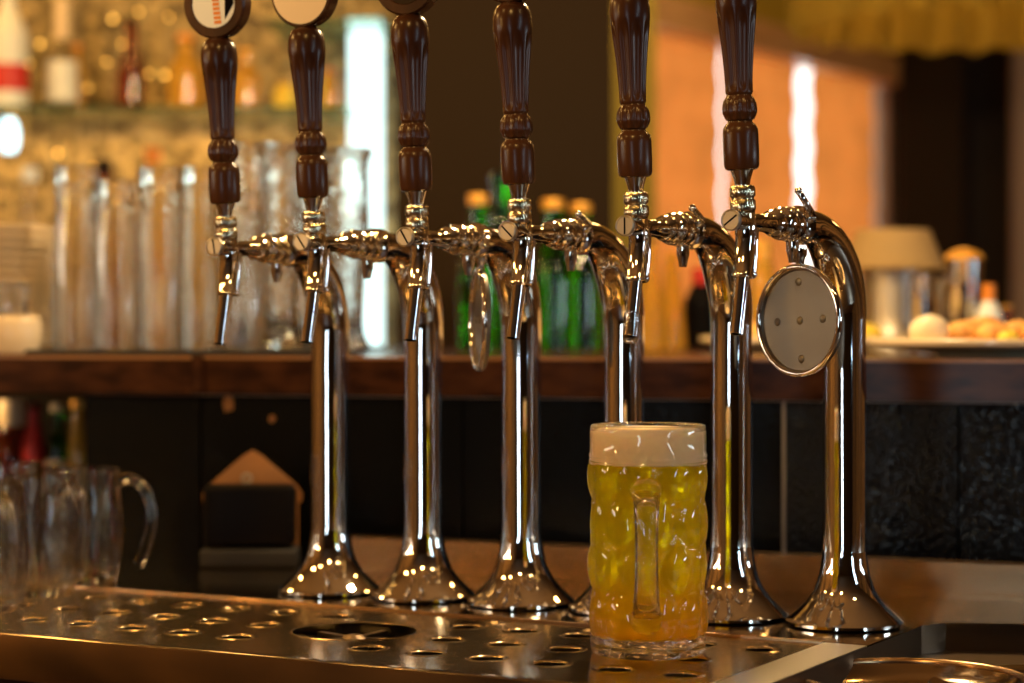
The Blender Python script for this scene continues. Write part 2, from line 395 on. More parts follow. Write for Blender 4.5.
# perforated plate with dished holes
R1 = [0.101-0.0567*k for k in range(0, 14)]+[0.244+0.0567*k for k in range(0, 6)]
R2 = [0.077-0.0575*k for k in range(0, 13)]+[0.268+0.0575*k for k in range(0, 5)]
R3 = [0.099-0.0575*k for k in range(0, 13)]+[0.235+0.0575*k for k in range(0, 6)]
holes = [(u, -0.145) for u in R1]+[(u, -0.222) for u in R2]+[(u, -0.296) for u in R3]
holes = [(u, v) for u, v in holes if -1.2 < u < 0.54]
BIG = to_uv((-0.140, 1.908)); BR = 0.058
bm = bmesh.new()
outer = [bm.verts.new((x, y, -0.001)) for x, y in ((-1.7, VF), (UR, VF), (UR, VB-0.003), (-1.7, VB-0.003))]
edges = [bm.edges.new((outer[i], outer[(i+1) % 4])) for i in range(4)]
def ringv(cx, cy, r, z, n): return [bm.verts.new((cx+r*math.cos(2*PI*k/n), cy+r*math.sin(2*PI*k/n), z)) for k in range(n)]
walls = []
for (u, v) in holes+[BIG]:
    big = (u, v) == BIG
    n = 48 if big else 24
    r0 = BR if big else 0.0185
    ring = ringv(u, v, r0, -0.001, n)
    edges += [bm.edges.new((ring[i], ring[(i+1) % n])) for i in range(n)]
    walls.append((u, v, ring, n, big))
bmesh.ops.triangle_fill(bm, use_beauty=True, use_dissolve=False, edges=edges)
for (u, v, ring, n, big) in walls:
    prof = [(BR-0.001, -0.0002), (BR-0.003, -0.0012)] if big else [(0.0172, -0.0002), (0.0152, -0.0007), (0.0134, -0.0013), (0.0130, -0.0020)]
    prev = ring
    for r, z in prof:
        cur = ringv(u, v, r, z, n)
        for k in range(n): bm.faces.new((prev[k], prev[(k+1) % n], cur[(k+1) % n], cur[k]))
        prev = cur
tray = thing('drip_tray', 'perforated steel drip plate with rows of dished drain holes in front of the beer towers', 'drip tray', TO, -TH)
bm.normal_update()
for f in bm.faces: f.smooth = max(v.co.z for v in f.verts)-min(v.co.z for v in f.verts) > 1e-5
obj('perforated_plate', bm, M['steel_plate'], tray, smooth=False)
obj('drip_pan', box(bmesh.new(), -1.69, UR-0.001, VF+0.002, VB-0.004, -0.034, -0.030), M['black'], tray, smooth=False)
# glass rinser cross in the big drain hole
rin = thing('glass_rinser', 'round glass rinser with star shaped spray bars sunk into the steel drip plate', 'rinser', uv(BIG[0], BIG[1], -0.029), -TH)
obj('rinser_cup', L([(0.050, 0.0), (0.053, 0.001), (0.0535, 0.018), (0.0515, 0.018), (0.051, 0.003), (0.0, 0.003)], 48), M['black'], rin)
bm = bmesh.new()
for k in range(5):
    box(bm, 0.008, 0.050, -0.003, 0.003, 0.018, 0.0225, Matrix.Rotation(2*PI*k/5+0.3, 4, 'Z'))
lathe(bm, [(0.012, 0.003), (0.012, 0.022), (0.006, 0.025), (0, 0.025)], 24)
obj('spray_bars', bm, M['steel_dark'], rin, smooth=False)
# sink recess: walls, floor; bowl with rolled rim
S_IN = -0.026
far_r = inv([(1.2, 1.3)])[0]; far_l = (0.600, -0.9)
bm = bmesh.new()
sc_, sr_ = sk
poly = [sc_, (0.603, 0.05), (0.600, -0.9), far_r, sr_]
fl = [bm.verts.new((p[0], p[1], S_IN)) for p in poly]
hi = [bm.verts.new((p[0], p[1], -0.0003)) for p in poly]
bm.faces.new(fl)
for i in (0, 1, 4):
    j = (i+1) % 5
    bm.faces.new((fl[i], fl[j], hi[j], hi[i]))
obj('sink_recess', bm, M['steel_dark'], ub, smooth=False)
# counter body under the deck, visible under the front edge at the far left
bm = bmesh.new(); prism(bm, [(-1.7, -0.372), (0.59, -0.372), (0.59, -0.2), (-1.7, -0.2)], ZF+0.02, -0.04)
obj('cabinet_front', bm, M['wood_ledge'], ub, smooth=False)
# upstand
ua = Vector((0.504, 2.116, 0)); ubk = Vector((-0.169, 2.394, 0)); ud = (ua-ubk).normalized()
up0 = ubk-ud*0.055; up1 = ua+ud*0.5
q = inv([up0, up1, up1+Vector((0.012, 0.03, 0)), up0+Vector((0.012, 0.03, 0))])
bm = bmesh.new(); prism(bm, q, 0.0, 0.0335)
bmesh.ops.recalc_face_normals(bm, faces=bm.faces)
bmesh.ops.bevel(bm, geom=bm.edges[:], offset=0.0015, segments=2, affect='EDGES')
obj('upstand', bm, M['steel_satin'], ub)
q = inv([up0+Vector((-.004, -.010, 0)), up1+Vector((-.004, -.010, 0)), up1, up0])
bm = bmesh.new(); prism(bm, q, 0.0, 0.004); obj('upstand_foot', bm, M['steel_satin'], ub, smooth=False)
# bowl sinks
b1 = thing('sink_bowl', 'round steel bowl with thick rolled rim at the lower right corner', 'bowl', (0.317, 1.700, S_IN))
obj('bowl_shell', L([(0.060, 0.0), (0.074, 0.001), (0.084, 0.010), (0.0875, 0.016), (0.086, 0.0165), (0.080, 0.010), (0.070, 0.003), (0.0, 0.003)], 72), M['steel'], b1)
obj('rolled_rim', torus(bmesh.new(), 0.0885, 0.0035, Matrix.Translation((0, 0, 0.0165)), 72, 12), M['steel_satin'], b1)
b2 = thing('sink_bowl', 'shallow steel sink bowl edge behind the rolled rim bowl, at the right picture edge', 'bowl', (0.445, 1.725, S_IN))
obj('bowl_shell', L([(0.0, 0.0), (0.080, 0.0), (0.100, 0.003), (0.110, 0.006), (0.107, 0.0075), (0.098, 0.005), (0.078, 0.0022), (0, 0.0022)], 72), M['steel'], b2)

# ---------------------------------------------------------------- black panel and wooden ledge
lrot = math.atan2(-LEDGE_K, 1)
ln = Vector((math.sin(-lrot), math.cos(lrot), 0))  # pointing away from the viewer
LT = 0.234; LB = LT-0.045
px0 = Vector((-0.511, ledge_y(-0.511, 0.014), 0))
def panel(name, xa, xb, m, off=0.014, thick=0.02, z0=-0.002, z1=LB):
    a = Vector((xa, ledge_y(xa, off), 0)); b = Vector((xb, ledge_y(xb, off), 0))
    bm = bmesh.new(); d = ln*thick
    prism(bm, [a, b, b+d, a+d], z0, z1)
    return struct(name, bm, m)
def px_x(px, off=0.014):   # x on the panel line seen at column px
    k = (px-512)/F
    return k*(2.25+off+LEDGE_K*0.536)/(1+k*LEDGE_K)
seams = [86, 201, 783, 958, 1120]
seg = [(86, 200), (202, 462), (464, 619), (621, 782), (785.5, 957), (960, 1180)]
for i, (a, b) in enumerate(seg):
    panel('wall_counter_tile.%03d' % i, px_x(a), px_x(b), M['black_tile'] if a > 700 else M['black_tile_plain'])
panel('wall_counter_core', px_x(87), px_x(1180), M['black'], 0.036, 0.05)
panel('trim_5', px_x(782.1), px_x(785.2), M['pale_grout'], 0.0135, 0.02)
panel('trim_6', px_x(86), px_x(1180), M['pale_grout'], 0.0125, 0.003, LB-0.0015, LB)
# two flecks where the coating has come off
for nm, px_, py_, w_, h_ in (('wall_fleck', 228, 403, .009, .012), ('wall_fleck.001', 272, 419, .005, .006)):
    x_ = px_x(px_, 0.0133); z_ = zpx(py_, ledge_y(x_, 0.013))
    bm = bmesh.new(); k_ = 9
    vs = [bm.verts.new((w_*math.cos(2*PI*j/k_)*(0.7+0.4*random.random()), 0, h_*math.sin(2*PI*j/k_)*(0.7+0.4*random.random()))) for j in range(k_)]
    bm.faces.new(vs); bmesh.ops.solidify(bm, geom=bm.faces[:], thickness=0.0008)
    o = struct(nm, bm, M['paper']); o.location = (x_, ledge_y(x_, 0.0128), z_); o.rotation_euler = (0, 0, lrot)
ledge = thing('bar_ledge', 'long dark wooden bar top with a thick front edge carrying the glasses and plates', 'bar top')
xj = px_x(203, 0)
pa = Vector((1.7, ledge_y(1.7), 0)); pb = Vector((xj, ledge_y(xj), 0)); pc = Vector((xj-0.012, ledge_y(xj)-0.018, 0))
pd = Vector((-2.2, ledge_y(-2.2)-0.018, 0))
bm = prism(bmesh.new(), [pa, pb, pc, pd, (-2.3, 3.86, 0), (1.7, 3.86, 0)], LB, LT)
bmesh.ops.recalc_face_normals(bm, faces=bm.faces)
bmesh.ops.bevel(bm, geom=[e for e in bm.edges], offset=0.0025, segments=2, affect='EDGES')
obj('slab', bm, M['wood_ledge'], ledge)
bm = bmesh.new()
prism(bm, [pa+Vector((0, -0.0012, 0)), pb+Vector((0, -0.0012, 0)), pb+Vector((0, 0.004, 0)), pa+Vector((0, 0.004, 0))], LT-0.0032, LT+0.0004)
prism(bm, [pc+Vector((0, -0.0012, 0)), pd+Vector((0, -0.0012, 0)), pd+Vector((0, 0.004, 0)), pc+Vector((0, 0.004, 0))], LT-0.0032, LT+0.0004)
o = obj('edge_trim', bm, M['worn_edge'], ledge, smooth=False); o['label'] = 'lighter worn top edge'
struct('wall_ledge_support', box(bmesh.new(), -0.46, 1.6, 2.85, 3.8, ZF, LB-0.001), M['black'])
# open cupboard under the ledge at the far left
cb = thing('under_shelf', 'low open shelf under the bar top at the left edge, holding small bottles', 'shelf')
obj('shelf_board', box(bmesh.new(), -1.5, -0.50, 2.95, 3.3, -0.02, 0.0), M['wood_ledge'], cb, smooth=False)
obj('back_board', box(bmesh.new(), -1.5, -0.50, 3.3, 3.32, -0.02, LB-0.001), M['dark_wall'], cb, smooth=False)
struct('wall_shelf_base', box(bmesh.new(), -1.5, -0.50, 3.0, 3.3, ZF, -0.021), M['dark_wall'])

# ---------------------------------------------------------------- beer towers
def flute(a, z, r, z0, z1, n=10, d=0.10):
    if z < z0 or z > z1: return r
    t = min(1, (z-z0)/0.006, (z1-z)/0.014)
    return r*(1-d*t*(0.5+0.5*math.cos(n*a))**1.2)
def lever_mesh(dx, dy, dz):
    a = Vector((0.001, 0, 0.0175)); b = a+Vector((dx, dy, dz))
    lv = sweep(bmesh.new(), [Vector((0, 0, 0.009)), Vector((0, 0, 0.0140)), Vector((0, 0, 0.0185))], [0.0046, 0.0044, 0.0036], 14, up=Vector((1, 0, 0)))
    sweep(lv, [a, a.lerp(b, 0.5), b], [0.0029, 0.0029, 0.0028], 14, up=Vector((0, 0, 1)))
    bmesh.ops.create_uvsphere(lv, u_segments=14, v_segments=8, radius=0.0033, matrix=Matrix.Translation(b))
    return lv
def make_tower(label):
    t = thing('beer_tower', label, 'beer tap', (0, 0, 0), 0, 'chrome beer towers along the bar')
    # column with trumpet foot and swan neck (one continuous chrome tube)
    path = [Vector((0, 0, 0.06+0.21*k/8)) for k in range(9)]
    rad = [0.0195]*9
    R = 0.083
    for k in range(1, 17):
        a = PI/2*k/16
        path.append(Vector((R-R*math.cos(a), 0, 0.27+R*math.sin(a))))
        s = k/16; rad.append(0.0195+0.0010*math.sin(PI*min(1, s*1.3))-0.0060*max(0, (s-0.35)/0.65)**1.3)
    path.append(Vector((0.092, 0, 0.353))); rad.append(0.0132)
    bm = sweep(bmesh.new(), path, rad, 40)
    obj('column', bm, M['chrome'], t)
    foot = [(0.0, 0.0), (0.050, 0.0), (0.0525, 0.0015), (0.0525, 0.0040)] + sprof([(0.0505, 0.0062), (0.043, 0.0125), (0.0345, 0.021), (0.0275, 0.032), (0.0228, 0.046), (0.0205, 0.060), (0.0199, 0.066)], 6)+[(0.0, 0.066)]
    obj('foot_flare', L(foot, 64), M['chrome'], t)
    # neck flange and coupling
    prof = [(0.0, 0.090), (0.0150, 0.090), (0.0170, 0.0915), (0.0170, 0.0985), (0.0150, 0.100), (0.0120, 0.101), (0.0115, 0.105), (0.0130, 0.107),
            (0.0148, 0.110), (0.0152, 0.117), (0.0146, 0.122), (0.0136, 0.1235), (0.0144, 0.125), (0.0142, 0.134), (0.0124, 0.138), (0.0104, 0.1395), (0.0114, 0.141), (0.0118, 0.148), (0.0104, 0.153), (0.0085, 0.156), (0.0, 0.156)]
    up = Matrix.Translation((0, 0, 0.353)) @ AX
    obj('coupling', L(prof, 40, up), M['chrome'], t)
    bm = bmesh.new()
    lathe(bm, [(0.0, 0.150), (0.0082, 0.150), (0.0084, 0.160), (0.0074, 0.163), (0.0074, 0.200), (0.0080, 0.203), (0.0080, 0.222), (0.0074, 0.226), (0.0, 0.226)], 32, Matrix.Translation((0, 0, 0.352)) @ AX)
    # vertical body of the faucet
    lathe(bm, [(0.0, 0.334), (0.0070, 0.334), (0.0088, 0.342), (0.0088, 0.354), (0.0078, 0.360), (0.0, 0.360)], 32, Matrix.Translation((0.2010, 0, 0)))
    body = obj('faucet_body', bm, M['chrome'], t)
    screw = obj('adjusting_screw', L([(0.0, 0.225), (0.0085, 0.225), (0.0088, 0.2265), (0.0088, 0.2285), (0.0076, 0.2295), (0.0072, 0.2288), (0.0, 0.2288)], 32, Matrix.Translation((0, 0, 0.352)) @ AX), M['brushed'], t)
    obj('screw_slot', box(bmesh.new(), 0.2284, 0.22905, -0.0007, 0.0007, -0.0070, 0.0070), M['black'], screw, loc=(0, 0, 0.352), smooth=False)
    # spout: cone, collar and slanted tube
    sl = Matrix.Translation((0.1985, 0, 0.343)) @ Matrix.Rotation(math.radians(-13), 4, 'Y')
    bm = lathe(bmesh.new(), [(0.0, 0.004), (0.0095, 0.004), (0.0090, -0.010), (0.0078, -0.034), (0.0084, -0.035), (0.0084, -0.0375), (0.0062, -0.0385), (0.0059, -0.0386), (0.0056, -0.0850), (0.0044, -0.0850), (0.0042, -0.05), (0.0, -0.05)], 32, sl)
    obj('spout', bm, M['chrome'], t)
    bm = sweep(bmesh.new(), [Vector((0.186, 0, 0.346)), Vector((0.186, 0, 0.325)), Vector((0.188, 0, 0.311))], [0.0045, 0.0036, 0.0030], 16)
    bmesh.ops.create_uvsphere(bm, u_segments=16, v_segments=10, radius=0.0038, matrix=Matrix.Translation((0.1882, 0, 0.309)))
    obj('air_vent', bm, M['chrome'], t)
    # drip spigot under the coupling
    obj('spigot', L([(0, 0.3205), (0.0033, 0.3205), (0.0040, 0.325), (0.0056, 0.331), (0.0058, 0.342), (0, 0.342)], 20, Matrix.Translation((0.110, 0, 0))), M['chrome'], t)
    # knurled nut and handle, leaning a little towards the drinker
    hm = Matrix.Translation((0.2050, 0, 0.357)) @ Matrix.Rotation(math.radians(4.5), 4, 'Y')
    def kn(a, z, r): return r*(1-0.025*(math.cos(36*a) > 0)) if r > 0.0100 else r
    nut = L([(0, -0.004), (0.0078, -0.004), (0.0078, 0.0015), (0.0098, 0.003), (0.0105, 0.005), (0.0105, 0.0115), (0.0092, 0.0130), (0.0092, 0.0140), (0.0105, 0.0155), (0.0105, 0.0215), (0.0092, 0.0240), (0.0064, 0.0248), (0, 0.0248)], 144, hm, kn)
    obj('knurled_nut', nut, M['nickel'], t)
    obj('ferrule', L([(0, 0.024), (0.0062, 0.024), (0.0070, 0.029), (0.0098, 0.0375), (0.0, 0.0375)], 32, hm), M['chrome'], t)
    HW = 0.90
    HP = [(0.0, 0.0365), (0.0125, 0.0365), (0.0150, 0.0378), (0.0160, 0.0405), (0.0163, 0.052), (0.0162, 0.066), (0.0157, 0.0705), (0.0135, 0.0735), (0.0115, 0.0750), (0.0112, 0.0765)]
    HP += sprof([(0.0130, 0.0775), (0.0157, 0.0825), (0.0160, 0.0865), (0.0150, 0.0920), (0.0118, 0.0965)], 4)
    HP += [(0.0114, 0.0975), (0.0124, 0.099)] + sprof([(0.0125, 0.1005), (0.0128, 0.112), (0.0146, 0.134), (0.0170, 0.154), (0.0186, 0.168), (0.0188, 0.175), (0.0180, 0.183), (0.0150, 0.1895), (0.0085, 0.1935), (0.0, 0.1945)], 5)
    HP = [(r_*HW, z_) for r_, z_ in HP]
    def fl(a, z, r):
        if 0.076 < z < 0.097: return r*(1-0.12*(0.5+0.5*math.cos(10*a))*min(1, abs(z-0.0765)/0.004, abs(z-0.0970)/0.004))
        return flute(a, z, r, 0.100, 0.168, 8, 0.16)
    # angle function is in handle space: lathe passes local z before the matrix
    h = obj('handle', L(HP, 96, hm, fl), M['wood_handle'], t)
    # round badge on top, facing the drinker
    bmx = hm @ Matrix.Translation((0.0, 0, 0.2245)) @ AX
    bdg = obj('badge', L([(0.0, -0.0085), (0.030, -0.0085), (0.0322, -0.0065), (0.0322, 0.0050), (0.0305, 0.0070), (0.0228, 0.0070), (0.0222, 0.0062), (0.0, 0.0062)], 56, bmx), M['wood_handle'], t)
    face = obj('badge_face', L([(0, 0.0060), (0.0221, 0.0060), (0.0221, 0.0066), (0, 0.0068)], 48, bmx), M['cream'], bdg)
    # small compensator lever
    lv = lever_mesh(0.020, -0.009, 0.004)
    obj('lever', lv, M['chrome'], t, loc=(0.101, 0, 0.353))
    return t
cols = []
base0 = Vector((-0.1846, 2.18)); base1 = Vector((0.300, 1.940))
offs = [22.8, 26.4, 26.9, 28.9, 28.6, 32.4]
names_ = ['chrome beer tap nearest the glasses, with a white and orange badge',
          'chrome beer tap with a cream badge, handle just left of the bright light tube',
          'chrome beer tap with plain brown badge, handle just right of the bright light tube',
          'chrome beer tap with fully visible fluted handle in front of the green bottles',
          'chrome beer tap behind the full beer mug, handle before the first orange blind',
          'chrome beer tap at the right end, with the empty round badge plate hanging under it']
tower0 = make_tower(names_[0])
towers = []
for i in range(6):
    t = tower0 if i == 0 else dup(tower0, label=names_[i])
    b = base0.lerp(base1, i/5)
    a = math.radians(offs[i])
    t.location = (b.x, b.y, 0.0003)
    t.rotation_euler = (0, 0, math.atan2(-math.cos(a), -math.sin(a)))
    t.scale = (1, 1, 0.972+0.0076*i)
    towers.append(t)
def child(t, name):
    for c in t.children:
        if c.name.split('.')[0] == name: return c
# badge faces differ
hm = Matrix.Translation((0.2050, 0, 0.357)) @ Matrix.Rotation(math.radians(4.5), 4, 'Y')
def own(o, m):
    o.data = o.data.copy(); o.data.materials.clear(); o.data.materials.append(m); return o
bf = [child(t, 'badge').children[0] for t in towers]
own(bf[0], M['white']); bf[0]['label'] = 'white badge face with an orange striped column'
own(bf[2], M['dark_wall']); bf[2]['label'] = 'plain brown badge face'
hm = Matrix.Translation((0.2050, 0, 0.357)) @ Matrix.Rotation(math.radians(4.5), 4, 'Y')
bmx = hm @ Matrix.Translation((0.0, 0, 0.2245))
bf[1].data = bf[1].data.copy(); bm = L([(0, 0.0060), (0.0288, 0.0060), (0.0288, 0.0074), (0, 0.0078)], 48, hm @ Matrix.Translation((0.0, 0, 0.2245)) @ AX)
for f in bm.faces: f.smooth = False
bmesh.ops.recalc_face_normals(bm, faces=bm.faces); bm.to_mesh(bf[1].data); bm.free()
bm = bmesh.new()
for k in range(9):     # striped column on the white badge
    z0 = -0.0185+k*0.0042
    box(bm, 0.0062, 0.0072, 0.0005-0.0010*k*0.3, 0.0075-0.0012*k*0.3, z0, z0+0.0030, bmx)
o = obj('badge_print', bm, M['orange'], child(towers[0], 'badge'), smooth=False); o['label'] = 'orange striped column print'
bm = bmesh.new()
vs = [Vector((0.0071, 0.0115, -0.0150)), Vector((0.0071, 0.0215, 0.0)), Vector((0.0071, 0.0190, 0.012)), Vector((0.0071, 0.0125, 0.012))]
f_ = [bm.verts.new(bmx @ v) for v in vs]; bm.faces.new(f_); bmesh.ops.solidify(bm, geom=bm.faces[:], thickness=0.0004)
obj('badge_print', bm, M['black'], child(towers[0], 'badge'), smooth=False)
# lever positions differ from tap to tap
for t, r in zip(towers, (1.5, 1.5, -1.25, -1.05, -1.05, -1.15)):
    child(t, 'lever').rotation_euler = (r, 0, 0)
for k_, dd in ((2, (0.018, 0.013, 0.003)), (5, (0.020, -0.021, 0.004))):
    o = child(towers[k_], 'lever'); o.data = o.data.copy(); bm = lever_mesh(*dd)
    bmesh.ops.recalc_face_normals(bm, faces=bm.faces)
    for f in bm.faces: f.smooth = True
    bm.to_mesh(o.data); bm.free()
for t, r in zip(towers, (0.15, 0.6, 0.55, 0.8, 0.0, -0.95)):
    child(t, 'adjusting_screw').children[0].rotation_euler = (r, 0, 0)
# translucent nozzle on the fifth tap
sl = Matrix.Translation((0.1985, 0, 0.343)) @ Matrix.Rotation(math.radians(-13), 4, 'Y')
o = obj('nozzle_sleeve', L([(0.0057, -0.064), (0.0070, -0.066), (0.0072, -0.074), (0.0066, -0.088), (0.0056, -0.090), (0.0050, -0.088), (0.0057, -0.074)], 28, sl, closed=True), M['glass_cut'], towers[4])
o['label'] = 'clear dimpled plastic nozzle sleeve'
# badge plates hanging from taps three and six
def hanging_plate(label, loc, rz, tilt):
    t = thing('badge_plate', label, 'plate', loc, rz, 'round badge plates hung from the taps')
    mx = Matrix.Rotation(tilt, 4, 'X') @ AX
    prof = [(0.0, -0.0035), (0.042, -0.0035), (0.0462, -0.0030), (0.0480, 0.0), (0.0478, 0.0028), (0.0460, 0.0042), (0.0440, 0.0036), (0.0432, 0.0010), (0.0425, 0.0002), (0.0, 0.0002)]
    o = obj('plate', L(prof, 72, mx), M['badge_back'], t)
    obj('rim', torus(bmesh.new(), 0.0458, 0.0027, Matrix.Translation((0, 0, 0)) @ mx @ Matrix.Translation((0, 0, 0.0022)), 72, 12), M['chrome'], t)
    for (y, z) in ((0, 0), (0.026, 0), (-0.026, 0), (0, 0.033), (0, -0.033)):
        bm = L([(0.0036, 0.0), (0.0033, 0.0006), (0.0024, 0.0013), (0.0012, 0.0017), (0.0, 0.0018)], 20, mx @ Matrix.Translation((-z, y, 0.0002)))
        obj('rivet_mark', bm, M['badge_back'], t)
    bm = lathe(bmesh.new(), [(0, 0.047), (0.0036, 0.047), (0.0040, 0.052), (0.0060, 0.056), (0.0060, 0.062), (0.0, 0.062)], 20)
    obj('hanger', bm, M['chrome'], t)
    return t
def tap_point(i, x, z):
    return towers[i].matrix_basis @ Vector((x, 0, z))
bpy.context.view_layer.update()
p6 = at(800, 1.835, 0.2745)
a_n = math.radians(50)
hanging_plate('round grey metal badge plate seen from behind with five rivet marks, under the right-end tap', p6, math.atan2(-math.cos(a_n), -math.sin(a_n)), 0.05)
p3 = at(480.5, 2.005, zpx(320, 2.005))
a_n = math.radians(88)
hanging_plate('round metal badge plate seen nearly edge-on, hanging between the third and fourth towers', p3, math.atan2(-math.cos(a_n), -math.sin(a_n))+0.12, 0.0)

# ---------------------------------------------------------------- full beer mug
MUG = (0.1125, 1.779, -0.0009)
def dimple(a, z, r):
    d = 0.0
    for row, zc in enumerate((0.034, 0.072, 0.110, 0.146)):
        off = (row % 2)*PI/9
        k = round((a-off)/(2*PI/9)); ac = k*2*PI/9+off
        dx = (a-ac)*0.05; dz = z-zc
        q = math.hypot(dx, dz*0.88)/0.0150
        if q < 1: d += 0.0026*(1-q*q)
        elif q < 1.2: d -= 0.0012*math.sin(PI*(q-1)/0.2)
    return r+d
def make_mug_glass(parent):
    H = 0.1895
    outer = [(0.0, 0.0012), (0.040, 0.0006), (0.0445, 0.0), (0.0470, 0.0025), (0.0478, 0.008)]
    outer += [(0.0474+0.0006*math.sin(k*0.2), 0.008+0.148*k/74) for k in range(1, 75)]
    outer += [(0.0486, 0.1575), (0.0494, 0.159), (0.0486, 0.1606), (0.0482, 0.162), (0.0492, 0.1636), (0.0488, 0.1652), (0.0480, 0.167), (0.0481, 0.178), (0.0480, 0.185), (0.0474, 0.1882), (0.0460, 0.1895), (0.0450, 0.1885)]
    inner = [(0.0448, 0.1865), (0.0447, 0.1830)]
    def fn(a, z, r): return dimple(a, z, r) if (r > 0.0455 and 0.012 < z < 0.157) else r
    bm = L(outer+inner, 144, None, fn)
    bm.faces.ensure_lookup_table(); top = max(bm.faces, key=lambda f: len(f.verts) if f.calc_center_median().z > 0.1 else 0); bm.faces.remove(top)
    return obj('glass_body', bm, M['mug_glass'], parent)
mug = thing('beer_mug', 'full dimpled glass mug of golden beer with foam head standing on the drip plate', 'beer mug', MUG, math.radians(-3))
g = make_mug_glass(mug)
hp = smoothpath([Vector(p) for p in ((0, -0.0455, 0.137), (0, -0.060, 0.141), (0, -0.077, 0.136), (0, -0.086, 0.120), (0, -0.087, 0.095), (0, -0.084, 0.066), (0, -0.076, 0.043), (0, -0.062, 0.033), (0, -0.0460, 0.036))], 6)
n_ = len(hp)
rr = [0.0088+0.0018*math.cos(2*PI*k/(n_-1)) for k in range(n_)]
obj('handle', sweep(bmesh.new(), hp, rr, 28, up=Vector((1, 0, 0)), sx=1.30, sy=0.85), M['mug_glass'], mug, loc=(-0.002, 0, 0))
def wall_in(z): return 0.0432 if z > 0.04 else 0.043
beer_o = obj('beer', L([(0, 0.0142), (0.0325, 0.0146), (0.0400, 0.0168), (0.0424, 0.022), (0.0431, 0.040), (0.0431, 0.150), (0.0440, 0.1575), (0.0440, 0.1586), (0, 0.1586)], 96), M['beer'], mug)
foam_o = obj('foam', L([(0, 0.1580), (0.0445, 0.1580), (0.0455, 0.162), (0.0462, 0.168), (0.0460, 0.180), (0.0450, 0.1838), (0.0425, 0.1862), (0.035, 0.1858), (0.020, 0.1850), (0, 0.1845)], 96), M['foam'], mug)

# ---------------------------------------------------------------- empty glass mugs at lower left
def small_mug(label, loc, rz):
    t = thing('glass_mug', label, 'mug', loc, rz, 'empty glass mugs at the lower left')
    out = sprof([(0.0, 0.0), (0.030, 0.0), (0.034, 0.003), (0.0385, 0.020), (0.0415, 0.045), (0.0405, 0.075), (0.0375, 0.100), (0.0370, 0.118), (0.0360, 0.120)], 3)
    inn = sprof([(0.0347, 0.119), (0.0350, 0.100), (0.0378, 0.075), (0.0385, 0.045), (0.0355, 0.020), (0.028, 0.009), (0.0, 0.008)], 3)
    obj('cup', L(out+inn, 56), M['glass'], t)
    hpth = smoothpath([Vector(p) for p in ((0.037, 0, 0.106), (0.052, 0, 0.110), (0.068, 0, 0.098), (0.075, 0, 0.070), (0.068, 0, 0.036), (0.060, 0, 0.020))], 5)
    obj('handle', sweep(bmesh.new(), hpth, [0.0062]*len(hpth), 16, up=Vector((0, 1, 0))), M['glass'], t)
    return t
m0 = small_mug('empty glass mug whose curved handle points right, rightmost of the lower-left mugs', at(84, 2.26, 0.0003), -0.2)
dup(m0, at(40, 2.16, 0.0003), -0.75, 'empty glass mug in the middle of the lower-left mugs, handle seen as an inner arc')
dup(m0, at(-16, 2.04, 0.0003), -1.0, 'empty glass mug cut by the left picture edge on the steel deck')
dup(m0, at(8, 2.36, 0.0003), 0.4, 'empty glass mug behind the others at the left picture edge')

# ---------------------------------------------------------------- card holder
ch = thing('card_holder', 'black holder with a pointed brown cardboard back standing against the dark panel', 'holder', at(251, 2.43, 0.0003), 0.02)
bm = bmesh.new()
pts = [(-0.052, 0.0), (-0.052, 0.068), (-0.056, 0.070), (-0.0565, 0.079), (-0.050, 0.088), (-0.010, 0.122), (0.0, 0.128), (0.010, 0.122), (0.050, 0.088), (0.0565, 0.079), (0.056, 0.070), (0.052, 0.068), (0.052, 0.0)]
lo = [bm.verts.new((x, 0.012, z)) for x, z in pts]; hi = [bm.verts.new((x, 0.017, z)) for x, z in pts]
bm.faces.new(lo); bm.faces.new(hi)
for i in range(len(pts)): bm.faces.new((lo[i], lo[(i+1) % len(pts)], hi[(i+1) % len(pts)], hi[i]))
obj('back_card', bm, M['paper'], ch, smooth=False)
obj('front_box', rbox(-0.051, 0.051, -0.030, 0.011, 0.022, 0.091, bev=0.007, seg=4), M['black'], ch)
obj('base', rbox(-0.054, 0.054, -0.036, 0.020, 0.0, 0.020, bev=0.004, seg=3), M['rubber'], ch)
bm = bmesh.new(); torus(bm, 0.005, 0.0015, Matrix.Translation((-0.006, 0.0115, 0.096)) @ Matrix.Rotation(PI/2, 4, 'X'), 20, 8)
o = obj('emblem', bm, M['brushed'], ch); o['label'] = 'small grey emblem'

# ---------------------------------------------------------------- glasses on the ledge
mt = obj('bar_mat', rbox(at(16, 2.62).x, at(330, 2.62).x, 0, 0.42, 0, 0.006, bev=0.001), M['rubber'])
mt.location = (0, 2.60, LT+0.0003); mt.rotation_euler = (0, 0, 0)
# keep the mat parallel to the ledge front
mt.rotation_euler = (0, 0, lrot*0.35); mt.location = (0, 2.575, LT+0.0004)
tag(mt, 'long thin black rubber mat under the upturned beer glasses', 'mat')
ZM = LT+0.0068
def upturned(label, loc, h, rt, rb):
    out = sprof([(0.0, h), (rt*0.93, h), (rt, h-0.004), (rt*1.02, h-0.018), (rt*1.0, h-0.035), (rt*1.08, h*0.6), (rb, h*0.25), (rb*0.97, 0.003), (rb*0.96, 0.0)], 4)
    inn = sprof([(rb*0.93, 0.001), (rb*0.965, h*0.25), (rt*1.045, h*0.6), (rt*0.955, h-0.032), (rt*0.75, h-0.024), (0.0, h-0.020)], 4)
    return tag(obj('beer_glass', L(out+inn, 40), M['glass'], loc=loc), label, 'glass', 'upturned beer glasses on the rubber mat')
upturned('tall upturned beer glass next to the plate stack, leftmost of the front glasses', at(76, 2.74, ZM), 0.232, 0.0265, 0.0315)
